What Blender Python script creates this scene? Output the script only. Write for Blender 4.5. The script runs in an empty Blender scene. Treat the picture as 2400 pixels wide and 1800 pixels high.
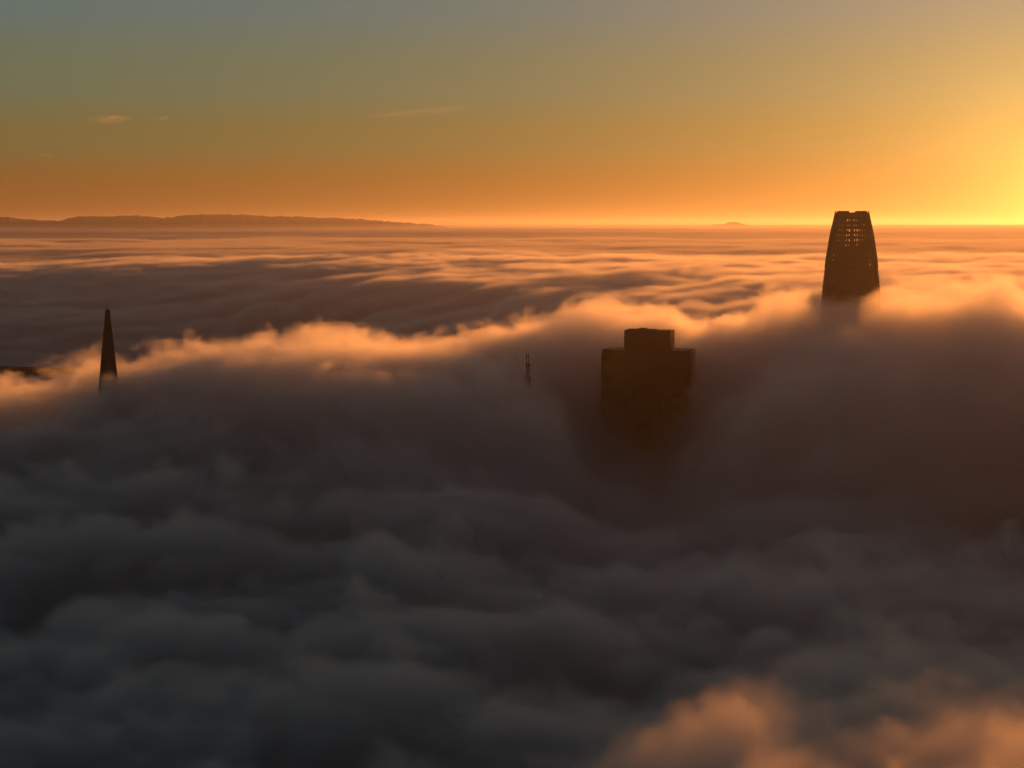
import bpy, bmesh, math, random
import numpy as np
from mathutils import Vector, Matrix

# ------------------------------------------------------------------ camera, sky, sun
SC = bpy.context.scene
COL = SC.collection
CAM_Z = 316.0
FPX = 4813.0                      # focal length in photo pixels (2400 wide, 28 degrees)
PITCH = math.atan2(370.0, FPX)    # eye level lies 370 photo pixels above the middle
cam_d = bpy.data.cameras.new('camera')
cam = bpy.data.objects.new('camera', cam_d)
COL.objects.link(cam)
cam.location = (0, 0, CAM_Z)
cam.rotation_euler = (math.radians(90) - PITCH, 0, 0)
cam_d.sensor_width = 36.0
cam_d.lens = 36.0 * FPX / 2400.0
cam_d.clip_start = 1.0
cam_d.clip_end = 200000.0
SC.camera = cam

SUN_EL = math.radians(2.7)
SUN_AZ = math.radians(15.3)       # to the right of straight ahead (+Y)
SUN_DIR = Vector((math.sin(SUN_AZ) * math.cos(SUN_EL), math.cos(SUN_AZ) * math.cos(SUN_EL), math.sin(SUN_EL)))

world = bpy.data.worlds.new('World')
SC.world = world
world.use_nodes = True
SKY_BASE = 0.10
SKY_RAMP = [(0.0, (0.29, 0.088, 0.017)), (0.018, (0.285, 0.112, 0.025)), (0.042, (0.205, 0.158, 0.054)),
            (0.070, (0.158, 0.184, 0.105)), (0.110, (0.128, 0.190, 0.180)), (0.20, (0.070, 0.108, 0.128)), (0.5, (0.0145, 0.034, 0.047)), (1.0, (0.0085, 0.018, 0.028))]
GLOW_DIR = Vector((math.sin(SUN_AZ), math.cos(SUN_AZ), 0.004)).normalized()   # the dust round the sun is brightest low down


def build_world():
    nt = world.node_tree
    nt.nodes.clear()
    N, L = nt.nodes.new, nt.links.new
    out = N('ShaderNodeOutputWorld')
    bg = N('ShaderNodeBackground')
    bg.inputs['Strength'].default_value = SKY_BASE
    L(bg.outputs[0], out.inputs['Surface'])
    sky = N('ShaderNodeTexSky')
    sky.sky_type = 'NISHITA'
    sky.sun_disc = False
    sky.sun_elevation = SUN_EL
    sky.sun_rotation = SUN_AZ
    sky.altitude = 300
    sky.air_density = 1.0
    sky.dust_density = 3.0
    geo = N('ShaderNodeTexCoord')
    sep = N('ShaderNodeSeparateXYZ')
    L(geo.outputs['Generated'], sep.inputs[0])
    dot = N('ShaderNodeVectorMath'); dot.operation = 'DOT_PRODUCT'
    L(geo.outputs['Generated'], dot.inputs[0])
    dot.inputs[1].default_value = SUN_DIR
    # angle from the sun
    ac = N('ShaderNodeMath'); ac.operation = 'ARCCOSINE'; ac.use_clamp = False
    cl = N('ShaderNodeMath'); cl.operation = 'MINIMUM'; cl.inputs[1].default_value = 0.9999999
    L(cl.outputs[0], ac.inputs[0])
    # dusty sunrise layer, colour by elevation
    ramp = N('ShaderNodeValToRGB')
    cr = ramp.color_ramp
    cr.interpolation = 'EASE'
    mx = N('ShaderNodeMath'); mx.operation = 'MAXIMUM'; mx.inputs[1].default_value = 0.0
    L(sep.outputs['Z'], mx.inputs[0]); L(mx.outputs[0], ramp.inputs[0])
    while len(cr.elements) < len(SKY_RAMP):
        cr.elements.new(0.5)
    for e, (p, c) in zip(cr.elements, SKY_RAMP):
        e.position = p
        e.color = (*c, 1)

    dot2 = N('ShaderNodeVectorMath'); dot2.operation = 'DOT_PRODUCT'
    L(geo.outputs['Generated'], dot2.inputs[0])
    dot2.inputs[1].default_value = GLOW_DIR
    L(dot2.outputs['Value'], cl.inputs[0])

    def glow(width, col, k, power=1.0):
        m = N('ShaderNodeMath'); m.operation = 'DIVIDE'; m.inputs[1].default_value = width
        L(ac.outputs[0], m.inputs[0])
        if power != 1.0:
            p = N('ShaderNodeMath'); p.operation = 'POWER'; p.inputs[1].default_value = power
            L(m.outputs[0], p.inputs[0]); m = p
        n = N('ShaderNodeMath'); n.operation = 'MULTIPLY'; n.inputs[1].default_value = -1
        L(m.outputs[0], n.inputs[0])
        e = N('ShaderNodeMath'); e.operation = 'EXPONENT'
        L(n.outputs[0], e.inputs[0])
        v = N('ShaderNodeVectorMath'); v.operation = 'SCALE'
        v.inputs[0].default_value = [c * k for c in col]
        L(e.outputs[0], v.inputs['Scale'])
        return v
    # azimuthal falloff: the side of the dome away from the sun is dimmer
    az = N('ShaderNodeMapRange'); az.inputs['From Min'].default_value = -1; az.inputs['From Max'].default_value = 1
    az.inputs['To Min'].default_value = 0.15; az.inputs['To Max'].default_value = 1.0
    L(dot.outputs['Value'], az.inputs['Value'])
    sc = N('ShaderNodeVectorMath'); sc.operation = 'SCALE'
    L(ramp.outputs[0], sc.inputs[0]); L(az.outputs[0], sc.inputs['Scale'])
    g1 = glow(0.085, (1.0, 0.52, 0.17), 0.55)
    g2 = glow(0.036, (1.0, 0.62, 0.08), 1.25)
    g3 = glow(0.20, (1.0, 0.36, 0.045), 0.62)
    # the orange of the dust hugs the horizon
    lo = N('ShaderNodeMath'); lo.operation = 'DIVIDE'; lo.inputs[1].default_value = -0.034
    L(mx.outputs[0], lo.inputs[0])
    le = N('ShaderNodeMath'); le.operation = 'EXPONENT'; L(lo.outputs[0], le.inputs[0])
    lv = N('ShaderNodeVectorMath'); lv.operation = 'SCALE'; L(g3.outputs[0], lv.inputs[0]); L(le.outputs[0], lv.inputs['Scale'])
    g3 = lv
    acc = sc
    for g in (g1, g2, g3):
        a = N('ShaderNodeVectorMath'); a.operation = 'ADD'
        L(acc.outputs[0], a.inputs[0]); L(g.outputs[0], a.inputs[1]); acc = a
    # into the unit of the background (strength SKY_BASE), plus the clear sky above the dust
    up = N('ShaderNodeVectorMath'); up.operation = 'SCALE'; up.inputs['Scale'].default_value = 1.0 / SKY_BASE
    L(acc.outputs[0], up.inputs[0])
    sk = N('ShaderNodeVectorMath'); sk.operation = 'SCALE'; sk.inputs['Scale'].default_value = 0.06
    L(sky.outputs[0], sk.inputs[0])
    a = N('ShaderNodeVectorMath'); a.operation = 'ADD'
    L(up.outputs[0], a.inputs[0]); L(sk.outputs[0], a.inputs[1])
    L(a.outputs[0], bg.inputs['Color'])


build_world()
sun_d = bpy.data.lights.new('sun', 'SUN')
sun_d.energy = 3.1
sun_d.angle = math.radians(2.2)
sun_d.color = (1.0, 0.30, 0.055)
sun = bpy.data.objects.new('sun', sun_d)
COL.objects.link(sun)
sun.rotation_euler = SUN_DIR.to_track_quat('Z', 'Y').to_euler()
sun.location = (300, 900, 900)

SC.view_settings.view_transform = 'Standard'
SC.view_settings.look = 'None'
SC.view_settings.exposure = -0.33
SC.view_settings.gamma = 1.0
SC.view_settings.use_curve_mapping = False
SC.render.engine = 'CYCLES'
cy = SC.cycles
cy.use_denoising = True
try:
    cy.denoiser = 'OPENIMAGEDENOISE'
except Exception:
    pass
cy.max_bounces = 10
cy.diffuse_bounces = 1
cy.glossy_bounces = 1
cy.transmission_bounces = 2
cy.transparent_max_bounces = 8
cy.volume_bounces = 9
cy.volume_step_rate = 2.0
cy.volume_max_steps = 512
cy.use_adaptive_sampling = True
cy.adaptive_threshold = 0.02
cy.time_limit = 640
cy.sample_clamp_indirect = 4.0


# ------------------------------------------------------------------ helpers
def slope(py):
    """how far the line of sight through photo row py drops per metre of distance"""
    return math.tan(PITCH + math.atan((py - 900.0) / FPX))


def z_at(py, d):
    return CAM_Z - d * slope(py)


def x_at(px, py, d):
    """world x of the line of sight through photo pixel (px, py) at forward distance d"""
    v = (py - 900.0) / FPX
    fwd = math.cos(PITCH) - v * math.sin(PITCH)
    return d * ((px - 1200.0) / FPX) / fwd


def material(name, color, rough=0.6, metallic=0.0, noise=0.0, scale=0.1, bump=0.0):
    m = bpy.data.materials.new(name)
    m.use_nodes = True
    nt = m.node_tree
    b = nt.nodes['Principled BSDF']
    b.inputs['Base Color'].default_value = (*color, 1)
    b.inputs['Roughness'].default_value = rough
    b.inputs['Metallic'].default_value = metallic
    b.inputs['Specular IOR Level'].default_value = 0.25
    if noise or bump:
        tc = nt.nodes.new('ShaderNodeTexCoord')
        tn = nt.nodes.new('ShaderNodeTexNoise')
        tn.inputs['Scale'].default_value = scale
        tn.inputs['Detail'].default_value = 6
        nt.links.new(tc.outputs['Object'], tn.inputs['Vector'])
    if noise:
        r = nt.nodes.new('ShaderNodeValToRGB')
        r.color_ramp.elements[0].position = 0.3
        r.color_ramp.elements[1].position = 0.7
        r.color_ramp.elements[0].color = (*[c * (1 - noise) for c in color], 1)
        r.color_ramp.elements[1].color = (*[min(1, c * (1 + noise)) for c in color], 1)
        nt.links.new(tn.outputs['Fac'], r.inputs[0])
        nt.links.new(r.outputs[0], b.inputs['Base Color'])
    if bump:
        bp = nt.nodes.new('ShaderNodeBump')
        bp.inputs['Strength'].default_value = bump
        nt.links.new(tn.outputs['Fac'], bp.inputs['Height'])
        nt.links.new(bp.outputs[0], b.inputs['Normal'])
    return m


def volume_material(name, density, color, aniso):
    m = bpy.data.materials.new(name)
    m.use_nodes = True
    nt = m.node_tree
    nt.nodes.clear()
    out = nt.nodes.new('ShaderNodeOutputMaterial')
    pv = nt.nodes.new('ShaderNodeVolumePrincipled')
    pv.inputs['Density'].default_value = density
    pv.inputs['Color'].default_value = (*color, 1)
    pv.inputs['Anisotropy'].default_value = aniso
    nt.links.new(pv.outputs[0], out.inputs['Volume'])
    return m, pv


def tag(o, label=None, cat=None, group=None, kind=None):
    if label: o['label'] = label
    if cat: o['category'] = cat
    if group: o['group'] = group
    if kind: o['kind'] = kind
    return o


def empty(name, loc, rz=0.0):
    o = bpy.data.objects.new(name, None)
    COL.objects.link(o)
    o.location = loc
    o.rotation_euler = (0, 0, rz)
    return o


def mesh_obj(name, verts, faces, mat, parent=None, smooth=False):
    me = bpy.data.meshes.new(name)
    me.from_pydata([tuple(v) for v in verts], [], [tuple(f) for f in faces])
    me.update()
    o = bpy.data.objects.new(name, me)
    COL.objects.link(o)
    if mat: me.materials.append(mat)
    if parent: o.parent = parent
    if smooth:
        for p in me.polygons: p.use_smooth = True
    return o


class MB:
    """collects boxes, rings and bars, links them as one mesh object"""
    def __init__(self):
        self.v, self.f = [], []

    def add(self, vs, fs):
        n = len(self.v)
        self.v += [tuple(v) for v in vs]
        self.f += [tuple(i + n for i in f) for f in fs]

    def box(self, x0, x1, y0, y1, z0, z1):
        self.add([(x0, y0, z0), (x1, y0, z0), (x1, y1, z0), (x0, y1, z0), (x0, y0, z1), (x1, y0, z1), (x1, y1, z1), (x0, y1, z1)],
                 [(0, 3, 2, 1), (4, 5, 6, 7), (0, 1, 5, 4), (1, 2, 6, 5), (2, 3, 7, 6), (3, 0, 4, 7)])

    def bar(self, a, b, r, n=6, r2=None):
        a, b = Vector(a), Vector(b)
        r2 = r if r2 is None else r2
        q = (b - a).to_track_quat('Z', 'Y')
        vs = []
        for p, rr in ((a, r), (b, r2)):
            for k in range(n):
                t = 2 * math.pi * k / n
                vs.append(p + q @ Vector((rr * math.cos(t), rr * math.sin(t), 0)))
        fs = [(k, (k + 1) % n, n + (k + 1) % n, n + k) for k in range(n)]
        fs += [tuple(range(n - 1, -1, -1)), tuple(range(n, 2 * n))]
        self.add(vs, fs)

    def loft(self, rings, cap=True):
        n = len(rings[0])
        vs = [p for r in rings for p in r]
        fs = []
        for i in range(len(rings) - 1):
            for k in range(n):
                fs.append((i * n + k, i * n + (k + 1) % n, (i + 1) * n + (k + 1) % n, (i + 1) * n + k))
        if cap:
            fs.append(tuple(range(n - 1, -1, -1)))
            fs.append(tuple(range((len(rings) - 1) * n, len(rings) * n)))
        self.add(vs, fs)

    def build(self, name, mat, parent=None, smooth=False):
        return mesh_obj(name, self.v, self.f, mat, parent, smooth)


# ------------------------------------------------------------------ gradient noise for the fog's relief (numpy)
def _grad2(ix, iy, seed):
    h = (ix.astype(np.int64) * 374761393 + iy.astype(np.int64) * 668265263 + seed * 982451653) & 0x7fffffff
    h = ((h ^ (h >> 13)) * 1274126177) & 0x7fffffff
    a = (h ^ (h >> 16)) * (2 * np.pi / 0x7fffffff) * 7919.0
    return np.cos(a), np.sin(a)


def perlin(x, y, seed=0):
    ix, iy = np.floor(x), np.floor(y)
    fx, fy = x - ix, y - iy
    u, v = fx ** 3 * (fx * (fx * 6 - 15) + 10), fy ** 3 * (fy * (fy * 6 - 15) + 10)
    r = []
    for dx in (0, 1):
        for dy in (0, 1):
            gx, gy = _grad2(ix + dx, iy + dy, seed)
            r.append(gx * (fx - dx) + gy * (fy - dy))
    return ((r[0] * (1 - u) + r[2] * u) * (1 - v) + (r[1] * (1 - u) + r[3] * u) * v) * 1.5


def fbm(x, y, octaves=4, seed=0, gain=0.5, billow=False):
    s, a, t = 0.0, 1.0, 0.0
    for k in range(octaves):
        n = perlin(x * 2 ** k + 17.3 * k, y * 2 ** k - 9.1 * k, seed + k)
        if billow: n = 1 - 2 * np.sqrt(n * n + 0.02)
        s = s + a * n
        t += a
        a *= gain
    return s / t


# fog-top heights: rows by distance ahead, columns by bearing (as photo column)
PXC = [-400, 0, 250, 450, 650, 800, 950, 1100, 1250, 1400, 1550, 1650, 1750, 1850, 1950, 2100, 2250, 2330, 2420, 2800]
TAB = [
 (250, [130,130,130,130,130,132,136,142,150,172,184,190,195,198,199,199,199,200,200,200]),
 (390, [138,138,138,138,138,138,140,146,158,187,197,200,205,208,206,203,203,204,204,204]),
 (450, [140,140,140,140,140,140,142,146,164,194,203,206,210,214,210,204,204,205,205,205]),
 (520, [140,140,140,140,140,142,143,145,152,168,180,184,188,192,188,184,182,184,186,186]),
 (700,  [142,142,142,144,146,147,148,148,148,150,150,150,152,154,156,158,160,160,160,160]),
 (950, [150,152,154,156,156,156,154,152,150,146,146,148,150,150,150,148,146,146,146,148]),
 (1200, [160,163,168,172,176,178,174,166,154,138,132,138,145,148,148,140,132,130,130,136]),
 (1360, [176,182,203,218,224,226,220,210,192,138,128,146,172,194,210,218,216,216,216,210]),
 (1460, [182,186,212,222,228,230,222,220,212,140,126,166,202,226,238,243,243,246,240,230]),
 (1550, [182,182,202,220,232,236,222,222,224,146,128,196,224,248,250,256,258,264,252,238]),
 (1620, [180,180,184,212,230,236,220,226,234,226,214,222,236,258,256,264,262,270,252,242]),
 (1680, [170,170,165,190,210,226,214,226,240,250,244,226,240,266,254,270,264,276,252,244]),
 (1760, [150,150,140,160,180,200,198,212,232,250,246,222,226,244,228,248,246,258,240,234]),
 (1900, [110,110,100,110,130,150,160,180,200,212,212,205,205,212,208,216,220,222,216,214]),
 (2200, [40,40,40,50,60,75,95,130,170,192,200,200,200,205,206,210,212,214,214,212]),
 (2800, [10,10,10,15,25,40,65,110,150,185,200,205,208,212,216,222,226,230,232,230]),
 (3600, [15,15,20,40,70,100,140,170,190,205,212,216,218,220,222,224,226,228,230,230]),
 (4500, [120,120,130,150,175,195,208,214,218,222,224,226,226,226,227,228,229,230,231,231]),
 (5500, [195,195,200,208,216,224,228,228,228,228,228,228,228,228,229,230,231,232,232,232]),
 (8000, [228]*20),
 (12500,[236]*20),
 (16000,[335]*20),
 (20000,[384]*20),
 (45000,[384]*20),
]


def _catmull(t, xs, Y):
    """smooth (monotone-ish) interpolation of rows Y over xs at t"""
    i = np.clip(np.searchsorted(xs, t) - 1, 0, len(xs) - 2)
    u = np.clip((t - xs[i]) / (xs[i + 1] - xs[i]), 0, 1)
    return i, u * u * (3 - 2 * u) * 0.6 + u * 0.4


LOGD = np.log(np.array([r[0] for r in TAB], float))
TABZ = np.array([r[1] for r in TAB], float)
PXA = np.array(PXC, float)


def fog_top(x, y):
    """height of the fog's upper surface over the ground point (x, y)"""
    wx = x + 30 * fbm(x / 160, y / 160, 3, 71)
    wy = y + 30 * fbm(x / 160, y / 160, 3, 72)
    px = 1200 + FPX * wx / np.maximum(wy, 200)
    i, u = _catmull(px, PXA, None)
    j, v = _catmull(np.log(np.maximum(wy, 251)), LOGD, None)
    z = (TABZ[j, i] * (1 - u) + TABZ[j, i + 1] * u) * (1 - v) + (TABZ[j + 1, i] * (1 - u) + TABZ[j + 1, i + 1] * u) * v
    far = np.clip((y - 2600) / 4000, 0, 1)
    near = 1 - far
    # rolling billows, longer across the wind; bigger and longer swells far out
    b = 22.0 * fbm(x / 190, y / 120, 4, 5, 0.5) + 7 * fbm(x / 60, y / 50, 3, 9, 0.5, True)
    s = 30 * fbm(x / 1150, y / 1500, 4, 21, 0.45) + 4 * fbm(x / 300, y / 420, 3, 27, 0.5, True)
    return z + b * (0.35 + 0.65 * near) + s * far * np.clip(1 - (y - 11000) / 9000, 0.05, 1)


# ------------------------------------------------------------------ the setting: water, hills, fog, haze
FOG_SIGMA = 0.04
fog_mat, _ = volume_material('fog_vapour', 1.0, (0.998, 0.998, 0.998), 0.64)
fog_mid_mat, _ = volume_material('fog_vapour_mid', 1.0, (0.96, 0.96, 0.96), 0.56)
fog_far_mat, _ = volume_material('fog_vapour_far', 1.0, (0.90, 0.89, 0.88), 0.35)


def ramp01(t, a, b):
    return np.clip((t - a) / (b - a), 0, 1) if b != a else np.ones_like(t)


def fog_volume(name, x0, x1, y0, y1, z0, z1, dx, dy, dz, veil_w, soft, amp, nscale, fade_in, fade_out, sigma, mat=None, rough=0.64, power=0):
    mat = mat or fog_mat
    nx, ny, nz = int(round((x1 - x0) / dx)) + 1, int(round((y1 - y0) / dy)) + 1, int(round((z1 - z0) / dz)) + 1
    xs, ys = np.linspace(x0, x1, nx), np.linspace(y0, y1, ny)
    X, Y = np.meshgrid(xs, ys, indexing='ij')
    H = fog_top(X, Y)
    me = bpy.data.meshes.new(name)
    me.vertices.add(nx * ny)
    me.vertices.foreach_set('co', np.stack([X, Y, H], -1).astype(np.float32).ravel())
    me.update()
    o = bpy.data.objects.new(name, me)
    COL.objects.link(o)
    ng = bpy.data.node_groups.new(name, 'GeometryNodeTree')
    ng.interface.new_socket('Geometry', in_out='INPUT', socket_type='NodeSocketGeometry')
    ng.interface.new_socket('Geometry', in_out='OUTPUT', socket_type='NodeSocketGeometry')
    N, L = ng.nodes.new, ng.links.new
    gi, go = N('NodeGroupInput'), N('NodeGroupOutput')

    def m(op, a, b=None, c=None, clamp=False):
        n = N('ShaderNodeMath'); n.operation = op; n.use_clamp = clamp
        for k, v in enumerate((a, b, c)):
            if v is None: continue
            if isinstance(v, (int, float)): n.inputs[k].default_value = v
            else: L(v, n.inputs[k])
        return n.outputs[0]
    pos = N('GeometryNodeInputPosition')
    sep = N('ShaderNodeSeparateXYZ'); L(pos.outputs[0], sep.inputs[0])
    PX, PY, PZ = sep.outputs
    ix = m('ROUND', m('DIVIDE', m('SUBTRACT', PX, x0), (x1 - x0) / (nx - 1)))
    iy = m('ROUND', m('DIVIDE', m('SUBTRACT', PY, y0), (y1 - y0) / (ny - 1)))
    idx = m('MULTIPLY_ADD', ix, float(ny), iy)
    f2i = N('FunctionNodeFloatToInt'); L(idx, f2i.inputs[0])
    si = N('GeometryNodeSampleIndex'); si.data_type = 'FLOAT_VECTOR'; si.domain = 'POINT'; si.clamp = True
    L(gi.outputs[0], si.inputs['Geometry'])
    pos2 = N('GeometryNodeInputPosition'); L(pos2.outputs[0], si.inputs['Value'])
    L(f2i.outputs[0], si.inputs['Index'])
    sh = N('ShaderNodeSeparateXYZ'); L(si.outputs[0], sh.inputs[0])
    depth = m('SUBTRACT', sh.outputs[2], PZ)
    # eddies: two scales of 3-D noise, warped
    sv = N('ShaderNodeVectorMath'); sv.operation = 'MULTIPLY'; sv.inputs[1].default_value = (1 / nscale, 1 / nscale, 1.5 / nscale)
    L(pos.outputs[0], sv.inputs[0])
    tn = N('ShaderNodeTexNoise'); tn.inputs['Scale'].default_value = 1.0; tn.inputs['Detail'].default_value = 6.0
    tn.inputs['Roughness'].default_value = rough; tn.inputs['Distortion'].default_value = 0.8
    L(sv.outputs[0], tn.inputs['Vector'])
    nz_ = m('MULTIPLY', m('SUBTRACT', tn.outputs[0], 0.5), 2.0 * amp)
    # rounded puffs with creases between them
    sv2 = N('ShaderNodeVectorMath'); sv2.operation = 'MULTIPLY'; sv2.inputs[1].default_value = (2.1 / nscale, 2.1 / nscale, 2.6 / nscale)
    L(pos.outputs[0], sv2.inputs[0])
    t2 = N('ShaderNodeTexNoise'); t2.inputs['Scale'].default_value = 1.0; t2.inputs['Detail'].default_value = 4.0
    t2.inputs['Roughness'].default_value = 0.5; t2.inputs['Distortion'].default_value = 0.4
    L(sv2.outputs[0], t2.inputs['Vector'])
    puff = m('MULTIPLY', m('SUBTRACT', m('ABSOLUTE', m('SUBTRACT', t2.outputs[0], 0.5)), 0.08), 3.2 * amp * 0.5)
    d = m('ADD', m('ADD', depth, nz_), puff)
    veil = m('DIVIDE', d, veil_w, clamp=True)    # a thin veil with a fairly crisp edge
    t = m('DIVIDE', d, soft, clamp=True)         # thickening slowly further in
    t = m('MULTIPLY_ADD', m('MULTIPLY', t, t), 0.5, m('MULTIPLY', veil, 0.5))
    if power:                                    # far out: no crisp edge, melts into the haze
        t = m('POWER', m('DIVIDE', d, soft, clamp=True), power)
    fade = m('MULTIPLY', m('DIVIDE', m('SUBTRACT', PY, y0), fade_in, clamp=True), m('DIVIDE', m('SUBTRACT', y1, PY), fade_out, clamp=True))
    thin = N('ShaderNodeMapRange'); thin.inputs['From Min'].default_value = 155; thin.inputs['From Max'].default_value = 255
    thin.inputs['To Min'].default_value = 1.9; thin.inputs['To Max'].default_value = 0.4
    L(PZ, thin.inputs['Value'])
    dens = m('MULTIPLY', m('MULTIPLY', m('MULTIPLY', t, fade), sigma), thin.outputs[0])
    vc = N('GeometryNodeVolumeCube')
    L(dens, vc.inputs['Density'])
    vc.inputs['Min'].default_value = (x0, y0, z0)
    vc.inputs['Max'].default_value = (x1, y1, z1)
    vc.inputs['Resolution X'].default_value = nx
    vc.inputs['Resolution Y'].default_value = ny
    vc.inputs['Resolution Z'].default_value = nz
    sm = N('GeometryNodeSetMaterial'); sm.inputs['Material'].default_value = mat
    L(vc.outputs[0], sm.inputs['Geometry'])
    L(sm.outputs[0], go.inputs[0])
    md = o.modifiers.new('fog', 'NODES')
    md.node_group = ng
    me.materials.append(mat)
    tag(o, kind='stuff')
    return o


#          name            x0     x1     y0     y1     z0   z1   dx  dy  dz  veil soft amp nsc  in  out
fog_volume('fog',        -170,   210,   235,   560,   90, 262,  1.3, 1.3, 1.3,  5, 30, 25,  50, 20, 40, 0.055, None, 0.63)
fog_volume('fog',        -390,   410,   520,  1200,   50, 240,  2.3, 2.3, 2.3,  6, 26, 40,  76, 40, 60, 0.09, None, 0.58)
fog_volume('fog',        -640,   710,  1140,  2160,    0, 300,  2.3, 2.3, 2.3,  4, 30, 40,  64, 60, 60, 0.055)
fog_volume('fog',       -1900,  2100,  2100,  6600,    0, 300,   9,  10,   5,  12, 44, 28, 330, 60, 600, 0.07, fog_mid_mat, 0.55)
fog_volume('fog',       -3700,  4100,  6000, 13000,  110, 310,  20,  24,   6,  20, 60, 26, 700, 600, 1000, 0.06, fog_far_mat, 0.55)
fog_volume('fog',      -10500, 11500, 12000, 40000,  100, 440,  75, 110,  10, 120, 190, 6, 900, 1000, 600, 0.03, fog_far_mat, 0.5, 4)


def fog_core():
    """the thick, opaque body of the fog below its wispy skin: one sheet over the bay and city"""
    ds = np.concatenate([np.arange(230, 2200, 14.0), np.geomspace(2200, 45000, 130)])
    th = np.linspace(-0.55, 0.55, 200)
    D, T = np.meshgrid(ds, th, indexing='ij')
    X, Y = D * np.tan(T), D
    off = np.interp(D, [250, 700, 1200, 1400, 1640, 1800, 2200, 6000, 20000], [50, 42, 40, 48, 48, 40, 36, 44, 90])
    Z = np.maximum(fog_top(X, Y) - off, 4.0)
    n, mth = D.shape
    V = np.stack([X, Y, Z], -1).reshape(-1, 3)
    F = [(i * mth + k, i * mth + k + 1, (i + 1) * mth + k + 1, (i + 1) * mth + k) for i in range(n - 1) for k in range(mth - 1)]
    mat = material('fog_depth', (0.8, 0.8, 0.8), 1.0)
    mat.node_tree.nodes['Principled BSDF'].inputs['Specular IOR Level'].default_value = 0
    o = mesh_obj('fog_bank', V, F, mat, None, True)
    tag(o, kind='stuff')


fog_core()

# the bay and the land under the fog
water_mat = material('bay_water', (0.02, 0.03, 0.035), 0.25, 0, 0.2, 0.004, 0.3)
W = MB(); W.add([(-60000, -3000, 0), (60000, -3000, 0), (60000, 62000, 0), (-60000, 62000, 0)], [(0, 1, 2, 3)])
tag(W.build('water', water_mat), kind='structure')


def hills():
    """the long wooded ridge on the far shore"""
    prof = [(-900, 512), (-500, 506), (-200, 515), (0, 508), (60, 514), (110, 518), (150, 519), (170, 512), (200, 508), (260, 508), (300, 506), (340, 507),
            (390, 512), (420, 509), (450, 505), (500, 503), (560, 505), (590, 504), (640, 508), (720, 509), (770, 511), (830, 514), (870, 517),
            (920, 520), (960, 523), (1000, 526), (1030, 530), (1080, 540), (1300, 560)]
    ppx = [p[0] for p in prof]; ppy = [p[1] for p in prof]
    n, rows = 900, 14
    px = np.linspace(-900, 1300, n)
    D0 = 21500.0
    py = np.interp(px, ppx, ppy)
    zc = CAM_Z - D0 * np.array([slope(p) for p in py])
    xc = D0 * (px - 1200) / FPX
    # tree-tops ruffle the crest
    V, F = [], []
    for r in range(rows):
        t = r / (rows - 1)
        prof_t = math.sin(math.pi * t)
        yy = D0 - 2600 + 5200 * t
        rough = fbm(xc / 700, xc * 0 + r * 0.61, 4, 61) * 60 * prof_t * (1 - prof_t) * 2
        zz = zc * prof_t ** 0.8 + rough
        zz = zz + (20 * fbm(xc / 150, xc * 0 + 3.3 + 1.7 * r, 4, 44, 0.7) + 20 * np.abs(fbm(xc / 60, xc * 0 + 8.3 + 2.3 * r, 2, 47))) * prof_t
        for k in range(n):
            V.append((xc[k] * (yy / D0), yy + 250 * math.sin(xc[k] / 1700), zz[k]))
    for r in range(rows - 1):
        for k in range(n - 1):
            F.append((r * n + k, r * n + k + 1, (r + 1) * n + k + 1, (r + 1) * n + k))
    o = mesh_obj('hills', V, F, material('hill_woodland', (0.06, 0.065, 0.04), 0.95, 0, 0.4, 0.01), None, True)
    tag(o, kind='structure')
    # a lone low rise on the horizon, right of the middle
    D1, V, F = 27000.0, [], []
    for r in range(9):
        for k in range(61):
            u, v = k / 60 * 2 - 1, r / 8 * 2 - 1
            e = max(0.0, 1 - abs(u) ** 2.2) * max(0.0, 1 - v * v)
            pk = math.exp(-((u - .12) / .2) ** 2) * .55 + .45
            top = z_at(520.5, D1)
            V.append((D1 * (1710 - 1200 + 58 * u) / FPX, D1 + 700 * v, top * min(1, e * 1.6) ** .3 * (.86 + .14 * pk)))
    for r in range(8):
        for k in range(60):
            F.append((r * 61 + k, r * 61 + k + 1, (r + 1) * 61 + k + 1, (r + 1) * 61 + k))
    tag(mesh_obj('hill', V, F, o.data.materials[0], None, True), kind='structure')


hills()

haze_mat, _ = volume_material('haze_air', 1.6e-5, (0.95, 0.93, 0.90), 0.72)
hz = MB(); hz.box(-30000, 30000, -2500, 50000, -1.0, 465.0)
tag(hz.build('haze', haze_mat), kind='stuff')

# ------------------------------------------------------------------ buildings above the fog
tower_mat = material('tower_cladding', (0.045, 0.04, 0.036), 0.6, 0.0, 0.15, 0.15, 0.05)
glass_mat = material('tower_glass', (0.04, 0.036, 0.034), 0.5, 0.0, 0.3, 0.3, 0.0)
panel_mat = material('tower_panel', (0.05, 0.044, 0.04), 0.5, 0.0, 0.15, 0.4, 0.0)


def rounded_square(h, r, z, seg=4):
    """ring of a square of half width h with corners of radius r, starting at the front (-Y) face"""
    pts = []
    for cx, cy, a0 in ((h - r, -(h - r), -90), (h - r, h - r, 0), (-(h - r), h - r, 90), (-(h - r), -(h - r), 180)):
        for k in range(seg + 1):
            a = math.radians(a0 + 90 * k / seg)
            pts.append((cx + r * math.cos(a), cy + r * math.sin(a), z))
    return pts


PROF = [(0, 27.6), (120, 27.4), (170, 26.9), (205, 26.2), (230, 25.5), (250, 24.9), (263, 23.9), (284, 21.6), (303, 18.6), (316, 15.7), (322, 14.4)]


def half_width(z):
    return float(np.interp(z, [p[0] for p in PROF], [p[1] for p in PROF]))


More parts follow.
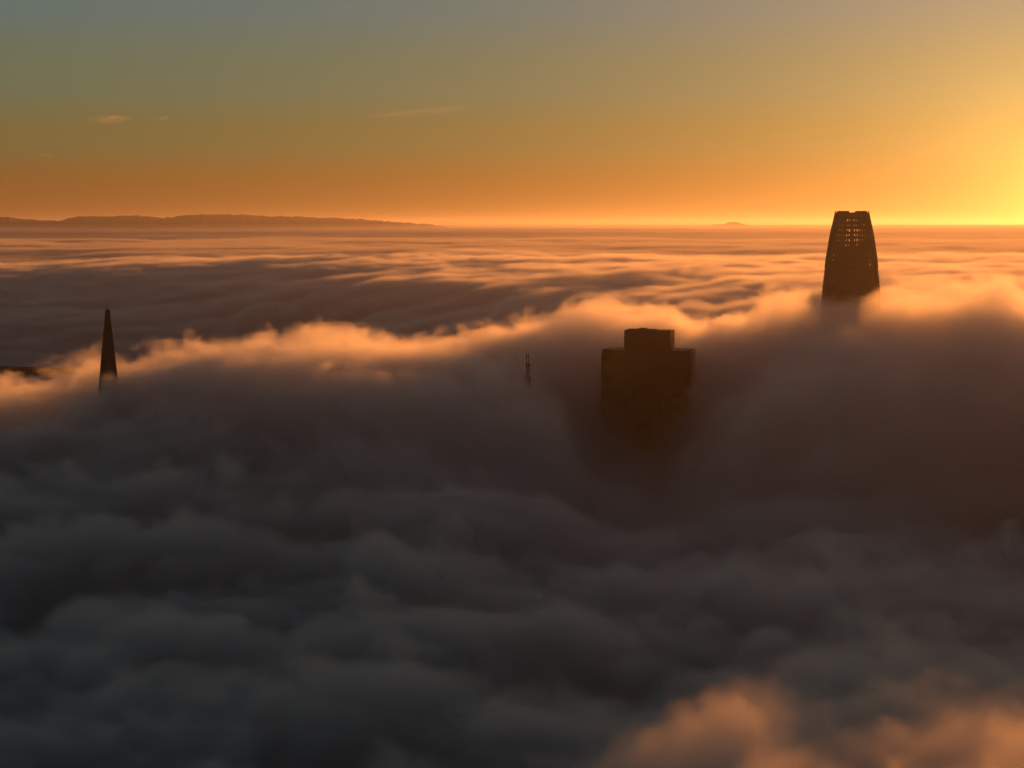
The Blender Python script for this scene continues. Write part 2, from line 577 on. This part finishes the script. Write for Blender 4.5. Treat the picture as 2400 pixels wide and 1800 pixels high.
def crowned_tower():
    d = 1725.0
    top = z_at(497, d + 10)
    t = empty('crowned_tower', (x_at(1994.5, 700, d + 22), d + 22, 0), math.radians(-9.4))
    tag(t, 'tall tapering round-cornered skyscraper with an open lattice crown, rising from fog near the sun', 'skyscraper')
    s = top / 322.0
    z_open = 275.8                                          # below here the shaft is closed
    shaft = MB()
    zs = [0, 60, 120, 170, 190] + list(np.arange(200, z_open + 0.1, 4.2)) + [z_open]
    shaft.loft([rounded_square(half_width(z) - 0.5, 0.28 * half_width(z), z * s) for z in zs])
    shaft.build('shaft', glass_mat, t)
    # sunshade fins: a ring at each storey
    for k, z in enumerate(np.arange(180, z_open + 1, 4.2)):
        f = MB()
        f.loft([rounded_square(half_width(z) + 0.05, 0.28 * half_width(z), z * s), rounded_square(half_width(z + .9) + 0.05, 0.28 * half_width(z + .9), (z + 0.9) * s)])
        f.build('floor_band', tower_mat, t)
    # lattice crown: corner shells, posts, rails and perforated panels
    rows = list(np.linspace(z_open, 321.0, 12))
    rnd = random.Random(4)
    for z in rows + [z_open + 1]:
        h = half_width(z)
        r = MB()
        o_, i_ = rounded_square(h, 0.28 * h, z * s), rounded_square(h - 0.7, 0.28 * h - 0.35, z * s)
        n = len(o_)
        up = lambda ring: [(p[0], p[1], p[2] + 0.75) for p in ring]
        vs = o_ + i_ + up(o_) + up(i_)
        fs = []
        for k in range(n):
            q = (k + 1) % n
            fs += [(k, q, 2 * n + q, 2 * n + k), (n + q, n + k, 3 * n + k, 3 * n + q), (k, n + k, n + q, q), (2 * n + k, 2 * n + q, 3 * n + q, 3 * n + k)]
        r.add(vs, fs)
        r.build('rail', tower_mat, t)
    cols = 13
    for side in range(4):
        rot = Matrix.Rotation(math.pi / 2 * side, 3, 'Z')

        def P(u, z, off=0.0):
            h = half_width(z)
            return rot @ Vector((u * (h - 0.28 * h * 0.8), -h + off, z * s))
        us = np.linspace(-1, 1, cols + 1)
        for u in us:
            m = MB()
            for a, b in zip(rows[:-1], rows[1:]):
                m.bar(P(u, a, 0.35), P(u, b, 0.35), 0.28, 4)
            m.build('mullion', tower_mat, t)
        for j in range(len(rows) - 1):
            for k in range(cols):
                a, b = rows[j] + 0.7, rows[j + 1]
                mid = abs((k - (cols - 1) / 2))
                # the upper screens are denser; the openings gather either side of the middle and lower down
                hole = 0.05
                if mid in (1.0, 2.0) and 4 <= j <= 9: hole = 0.6 if j in (5, 6, 7) else 0.35
                elif mid in (3.0, 4.0, 5.0) and 5 <= j <= 8: hole = 0.26
                elif mid == 6.0 and j <= 2: hole = 0.5
                if j == 10: hole = 0.02
                w = us[k + 1] - us[k]
                # each panel is a frame round its opening, in two leaves with a slit
                g = hole * rnd.uniform(0.45, 1.15)
                u0, u1 = us[k] + 0.01, us[k + 1] - 0.01
                c = (u0 + u1) / 2 + w * 0.12 * rnd.uniform(-1, 1)
                zc = (a + b) / 2 + 0.3 * rnd.uniform(-1, 1)
                hw, hh = w * 0.46 * g, (b - a) * 0.5 * min(1.0, g * 1.25)
                m = MB()
                for (ua, ub, za, zb) in ((u0, c - hw, a, b), (c + hw, u1, a, b), (c - hw, c + hw, a, zc - hh), (c - hw, c + hw, zc + hh, b), (c - hw * 0.13, c + hw * 0.13, zc - hh, zc + hh)):
                    if ub - ua < 1e-3 or zb - za < 0.02: continue
                    q = [P(ua, za, .2), P(ub, za, .2), P(ub, zb, .2), P(ua, zb, .2), P(ua, za, .42), P(ub, za, .42), P(ub, zb, .42), P(ua, zb, .42)]
                    m.add(q, [(0, 1, 2, 3), (7, 6, 5, 4), (0, 4, 5, 1), (1, 5, 6, 2), (2, 6, 7, 3), (3, 7, 4, 0)])
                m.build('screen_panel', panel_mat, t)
        # rounded corner shell, closed
        m = MB()
        rings = []
        for z in rows:
            h = half_width(z); rr = 0.28 * h
            ring = []
            for k in range(6):
                a = math.radians(-90 + 90 * k / 5)
                ring.append(rot @ Vector((h - rr + (rr - .05) * math.cos(a), -(h - rr) + (rr - .05) * math.sin(a), z * s)))
            for k in range(5, -1, -1):
                a = math.radians(-90 + 90 * k / 5)
                ring.append(rot @ Vector((h - rr + (rr - .45) * math.cos(a), -(h - rr) + (rr - .45) * math.sin(a), z * s)))
            rings.append(ring)
        m.loft(rings)
        m.build('corner_shell', panel_mat, t)
        # parapet with the gap in the middle
        for (ua, ub) in ((-1.12, -0.22), (0.36, 1.12)):
            m = MB()
            q = [P(ua, 321.7, 0.1), P(ub, 321.7, 0.1), P(ub, 321.7, 0.8), P(ua, 321.7, 0.8)]
            m.add(q + [p + Vector((0, 0, 1.3)) for p in q], [(0, 3, 2, 1), (4, 5, 6, 7), (0, 1, 5, 4), (1, 2, 6, 5), (2, 3, 7, 6), (3, 0, 4, 7)])
            m.build('parapet', tower_mat, t)
    # plant inside the crown
    m = MB(); m.loft([rounded_square(15.5, 4.5, z_open * s), rounded_square(14.5, 4.2, 289 * s), rounded_square(1.5, .4, 289.1 * s), rounded_square(1.3, .4, 318 * s)])
    m.build('lift_core', tower_mat, t)


crowned_tower()

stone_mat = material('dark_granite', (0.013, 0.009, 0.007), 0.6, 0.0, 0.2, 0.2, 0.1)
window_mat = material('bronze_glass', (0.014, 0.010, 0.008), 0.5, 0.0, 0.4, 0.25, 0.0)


def office_block():
    d = 1593.0
    t = empty('office_block', (x_at(1520.5, 900, d + 17), d + 17, 0), math.radians(-14))
    tag(t, 'broad dark office block with a narrower boxy top storey, standing deep in fog', 'building')
    top = z_at(821, d)
    w, dp = 33.4, 19.0
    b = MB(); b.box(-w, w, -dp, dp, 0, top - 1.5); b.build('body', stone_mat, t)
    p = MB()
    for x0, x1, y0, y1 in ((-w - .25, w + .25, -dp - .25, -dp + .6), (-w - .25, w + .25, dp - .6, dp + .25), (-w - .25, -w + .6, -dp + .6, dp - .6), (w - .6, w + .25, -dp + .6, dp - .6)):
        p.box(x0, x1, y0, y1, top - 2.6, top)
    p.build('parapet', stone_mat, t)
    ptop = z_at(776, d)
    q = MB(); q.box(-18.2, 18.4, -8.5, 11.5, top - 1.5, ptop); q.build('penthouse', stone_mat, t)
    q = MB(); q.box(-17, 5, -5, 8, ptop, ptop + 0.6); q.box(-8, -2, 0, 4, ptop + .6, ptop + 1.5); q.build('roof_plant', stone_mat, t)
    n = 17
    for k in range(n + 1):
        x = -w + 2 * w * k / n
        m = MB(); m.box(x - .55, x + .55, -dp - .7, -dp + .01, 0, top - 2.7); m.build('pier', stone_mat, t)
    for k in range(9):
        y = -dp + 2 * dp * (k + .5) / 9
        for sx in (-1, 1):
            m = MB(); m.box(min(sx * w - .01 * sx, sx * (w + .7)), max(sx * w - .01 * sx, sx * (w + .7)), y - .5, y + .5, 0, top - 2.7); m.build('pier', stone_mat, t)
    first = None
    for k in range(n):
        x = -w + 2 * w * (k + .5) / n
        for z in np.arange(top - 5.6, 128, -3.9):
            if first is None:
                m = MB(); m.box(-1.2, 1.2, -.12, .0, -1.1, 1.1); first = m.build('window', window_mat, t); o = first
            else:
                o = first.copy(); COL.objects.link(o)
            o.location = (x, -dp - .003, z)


office_block()

pyr_mat = material('pale_quartz', (0.07, 0.07, 0.07), 0.6, 0.0, 0.15, 0.2, 0.1)


def pyramid_tower():
    d = 1436.0
    t = empty('pyramid_tower', (x_at(252, 730, d), d, 0), math.radians(12))
    tag(t, 'slender dark pyramid-shaped tower coming to a point above the fog on the left', 'skyscraper')
    top = z_at(727, d)
    hw = lambda z: 1.55 + 0.0838 * (top - z)
    sq = lambda h, z: [(-h, -h, z), (h, -h, z), (h, h, z), (-h, h, z)]
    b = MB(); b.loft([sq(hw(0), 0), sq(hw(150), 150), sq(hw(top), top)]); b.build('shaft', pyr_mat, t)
    for z in np.arange(150, top - 20, 3.9):
        f = MB(); f.loft([sq(hw(z) + .12, z), sq(hw(z + 1.5) + .12, z + 1.5)]); f.build('floor_band', pyr_mat, t)
    for z in np.arange(top - 19, top - 1, 1.8):
        f = MB(); f.loft([sq(hw(z) + .10, z), sq(hw(z + .7) + .10, z + .7)]); f.build('louvre', pyr_mat, t)
    # wings rise on two sides
    for s in (-1, 1):
        wg = MB()
        zt = top - 14
        a = [(s * (hw(0) - .2), -4.5, 0), (s * (hw(0) + 3.4), -2.6, 0), (s * (hw(0) + 3.4), 2.6, 0), (s * (hw(0) - .2), 4.5, 0)]
        c = [(s * (hw(zt) - .2), -1.0, zt), (s * (hw(zt) + .35), -.6, zt), (s * (hw(zt) + .35), .6, zt), (s * (hw(zt) - .2), 1.0, zt)]
        if s < 0: a.reverse(); c.reverse()
        wg.loft([a, c]); wg.build('wing', pyr_mat, t)
    c = MB()
    c.loft([sq(1.7, top), sq(1.7, top + .35)]); c.build('cap_rim', pyr_mat, t)
    for sx in (-1, 1):
        for sy in (-1, 1):
            c = MB(); c.bar((sx * 1.35, sy * 1.35, top + .3), (sx * .18, sy * .18, top + 2.0), .2, 4); c.build('cap_rib', pyr_mat, t)
    c = MB(); c.bar((0, 0, top + 1.8), (0, 0, top + 2.9), .16, 6, .06); c.build('finial', pyr_mat, t)
    m = material('beacon_lens', (0.85, 0.8, 0.7), 0.15)
    c = MB(); c.bar((0, 0, top + .4), (0, 0, top + 1.2), .34, 8); c.build('beacon', m, t)


pyramid_tower()

spire_mat = material('spire_steel', (0.07, 0.06, 0.055), 0.6, 0.0, 0.2, 0.5)


def mast_tower():
    d = 1500.0
    k = d / FPX
    x = x_at(1237, 850, d)
    t = empty('mast_tower', (x, d, 0))
    tag(t, 'small fog-buried tower top carrying two thin linked masts, left of the dark block', 'building')
    Z = lambda py: z_at(py, d)
    X = lambda px: (px - 1237) * k
    b = MB(); b.box(-14, 14, -9, 9, 0, Z(1010)); b.build('body', spire_mat, t)
    b = MB(); b.loft([[(-2.4, -2.4, Z(1010)), (2.4, -2.4, Z(1010)), (2.4, 2.4, Z(1010)), (-2.4, 2.4, Z(1010))],
                      [(-2.2, -2.2, Z(884)), (2.2, -2.2, Z(884)), (2.2, 2.2, Z(884)), (-2.2, 2.2, Z(884))],
                      [(-1.35, -1.35, Z(880)), (1.35, -1.35, Z(880)), (1.35, 1.35, Z(880)), (-1.35, 1.35, Z(880))]]); b.build('plinth', spire_mat, t)
    b = MB(); b.box(-1.35, 1.35, -1.35, 1.35, Z(880), Z(861)); b.build('shaft', spire_mat, t)
    b = MB(); b.box(-1.65, 1.65, -1.65, 1.65, Z(861), Z(852)); b.build('head', spire_mat, t)
    for px, lean in ((1234.3, 0), (1238.7, .15)):
        m = MB(); m.bar((X(px), 0, Z(852)), (X(px) + lean, 0, Z(838)), .34, 6, .3); m.bar((X(px) + lean, 0, Z(838)), (X(px) + lean * 2, 0, Z(824)), .3, 6, .14); m.build('mast', spire_mat, t)
    m = MB(); m.bar((X(1234.3), 0, Z(836.5)), (X(1238.7), 0, Z(833)), .26, 6); m.bar((X(1234.3), 0, Z(834)), (X(1238.7), 0, Z(836.5)), .26, 6); m.build('cross_brace', spire_mat, t)
    m = MB(); m.box(X(1232.5), X(1234.2), -.3, .3, Z(842), Z(839)); m.build('dish_bracket', spire_mat, t)


mast_tower()

bridge_mat = material('bridge_steel', (0.04, 0.036, 0.034), 0.7, 0.0, 0.2, 0.1)


def bridge():
    d = 3500.0
    z_top = z_at(860.5, d)
    x0, x1 = x_at(-420, 870, d), x_at(420, 870, d)
    t = empty('bridge', (0, d, 0), 0)
    tag(t, 'dark double-deck bridge crossing a gap in the fog at the left edge', 'bridge')
    sag = lambda x: z_top - (x - x_at(0, 870, d)) * 0.028
    def strip(name, y0, y1, dz0, dz1):
        m = MB()
        n = 30
        rings = []
        for k in range(n + 1):
            x = x0 + (x1 - x0) * k / n
            z = sag(x)
            rings.append([(x, y0, z + dz0), (x, y1, z + dz0), (x, y1, z + dz1), (x, y0, z + dz1)])
        m.loft(rings); return m.build(name, bridge_mat, t)
    strip('upper_deck', -10, 10, -4.4, 0)
    strip('lower_deck', -10, 10, -12.4, -8.4)
    for y in (-10.4, 10.01): strip('parapet', y, y + .39, -1.0, 1.1)
    step = 7.0
    n = int((x1 - x0) / step)
    for y in (-9.2, 9.2):
        m = MB()
        for k in range(n):
            xa, xb = x0 + k * step, x0 + (k + 1) * step
            m.bar((xa, y, sag(xa) - 10.0), (xa, y, sag(xa) - 2.0), 1.5, 4)
            lo, hi = (xa, xb) if k % 2 else (xb, xa)
            m.bar((lo, y, sag(lo) - 10.0), (hi, y, sag(hi) - 2.0), 1.6, 4)
        m.build('truss', bridge_mat, t)
    for px in (-300, -60, 190, 400):
        xc = x_at(px, 870, d)
        m = MB(); m.loft([[(xc - 5, -9, 0), (xc + 5, -9, 0), (xc + 5, 9, 0), (xc - 5, 9, 0)], [(xc - 3, -8, sag(xc) - 12.5), (xc + 3, -8, sag(xc) - 12.5), (xc + 3, 8, sag(xc) - 12.5), (xc - 3, 8, sag(xc) - 12.5)]])
        m.build('pier', bridge_mat, t)


bridge()


# ------------------------------------------------------------------ thin clouds in the sky, a far aircraft
def cloud(px, py, wpx, hpx, d, density, label, tilt=0.0, seed=0):
    me = bpy.data.meshes.new('cloud')
    bm = bmesh.new()
    bmesh.ops.create_icosphere(bm, subdivisions=3, radius=1.0)
    bm.to_mesh(me); bm.free()
    k = d / FPX
    o = bpy.data.objects.new('cloud', me)
    COL.objects.link(o)
    o.location = (x_at(px, py, d), d, z_at(py, d))
    o.scale = (wpx * k / 2, wpx * k / 3, hpx * k / 2)
    o.rotation_euler = (0, -tilt, 0)
    m, pv = volume_material('thin_cloud', density, (0.97, 0.97, 0.97), 0.6)
    nt = m.node_tree
    tc = nt.nodes.new('ShaderNodeTexCoord')
    mp = nt.nodes.new('ShaderNodeMapping'); mp.inputs['Scale'].default_value = (1.0, 1.0, 0.7); mp.inputs['Location'].default_value = (seed, 0, 0)
    tn = nt.nodes.new('ShaderNodeTexNoise'); tn.inputs['Scale'].default_value = 2.4; tn.inputs['Detail'].default_value = 4
    ln = nt.nodes.new('ShaderNodeVectorMath'); ln.operation = 'LENGTH'
    r1 = nt.nodes.new('ShaderNodeMapRange'); r1.inputs['From Min'].default_value = 1; r1.inputs['From Max'].default_value = 0.1
    r2 = nt.nodes.new('ShaderNodeMapRange'); r2.inputs['From Min'].default_value = 0.4; r2.inputs['From Max'].default_value = 0.62; r2.inputs['To Max'].default_value = density
    mu = nt.nodes.new('ShaderNodeMath'); mu.operation = 'MULTIPLY'
    L = nt.links.new
    L(tc.outputs['Object'], mp.inputs[0]); L(mp.outputs[0], tn.inputs['Vector']); L(tc.outputs['Object'], ln.inputs[0])
    L(ln.outputs['Value'], r1.inputs['Value']); L(tn.outputs[0], r2.inputs['Value'])
    L(r1.outputs[0], mu.inputs[0]); L(r2.outputs[0], mu.inputs[1]); L(mu.outputs[0], pv.inputs['Density'])
    me.materials.append(m)
    tag(o, label, 'cloud', 'thin clouds high in the sky')


cloud(258, 279, 120, 26, 20000, 2.8e-3, 'largest of the small pale wisps of cloud in the upper left sky', 0.03, 0)
cloud(384, 277, 36, 12, 20000, 5.5e-3, 'tiny tilted pale cloud wisp just right of the larger wisp', 0.2, 3)
cloud(112, 364, 46, 12, 20000, 3.0e-3, 'small faint cloud wisp lowest and nearest the left edge of the sky', -0.06, 6)
cloud(985, 262, 330, 22, 21000, 3.0e-4, 'long faint cloud streak in the middle of the sky', 0.09, 9)


def aircraft():
    d = 24000.0
    t = empty('aircraft', (x_at(1663, 48.5, d), d, z_at(48.5, d)), math.radians(25))
    tag(t, 'tiny dark far-off aircraft high in the upper right sky', 'aircraft')
    m = material('aircraft_skin', (0.2, 0.2, 0.21), 0.4)
    b = MB(); b.bar((-14, 0, 0), (-11, 0, 0), .8, 10, 1.9); b.bar((-11, 0, 0), (10, 0, 0), 1.9, 10); b.bar((10, 0, 0), (17, 0, .9), 1.9, 10, .3); b.build('fuselage', m, t)
    for s in (-1, 1):
        w = MB(); w.loft([[(-3, s * 1.5, -.9), (3.5, s * 1.5, -.9), (3.5, s * 1.5, -.3), (-3, s * 1.5, -.3)], [(4, s * 16, .5), (6, s * 16, .5), (6, s * 16, .7), (4, s * 16, .7)]]); w.build('wing', m, t)
        w = MB(); w.loft([[(12, s * .5, .6), (15, s * .5, .6), (15, s * .5, .9), (12, s * .5, .9)], [(15, s * 6, .9), (16.5, s * 6, .9), (16.5, s * 6, 1.1), (15, s * 6, 1.1)]]); w.build('tailplane', m, t)
        w = MB(); w.bar((-2, s * 5.5, -1.6), (2, s * 5.5, -1.5), 1.0, 8); w.build('engine', m, t)
    w = MB(); w.loft([[(10, -.2, 1.5), (15.5, -.2, 1.2), (15.5, .2, 1.2), (10, .2, 1.5)], [(15, -.1, 7), (17.5, -.1, 7), (17.5, .1, 7), (15, .1, 7)]]); w.build('tail_fin', m, t)


aircraft()
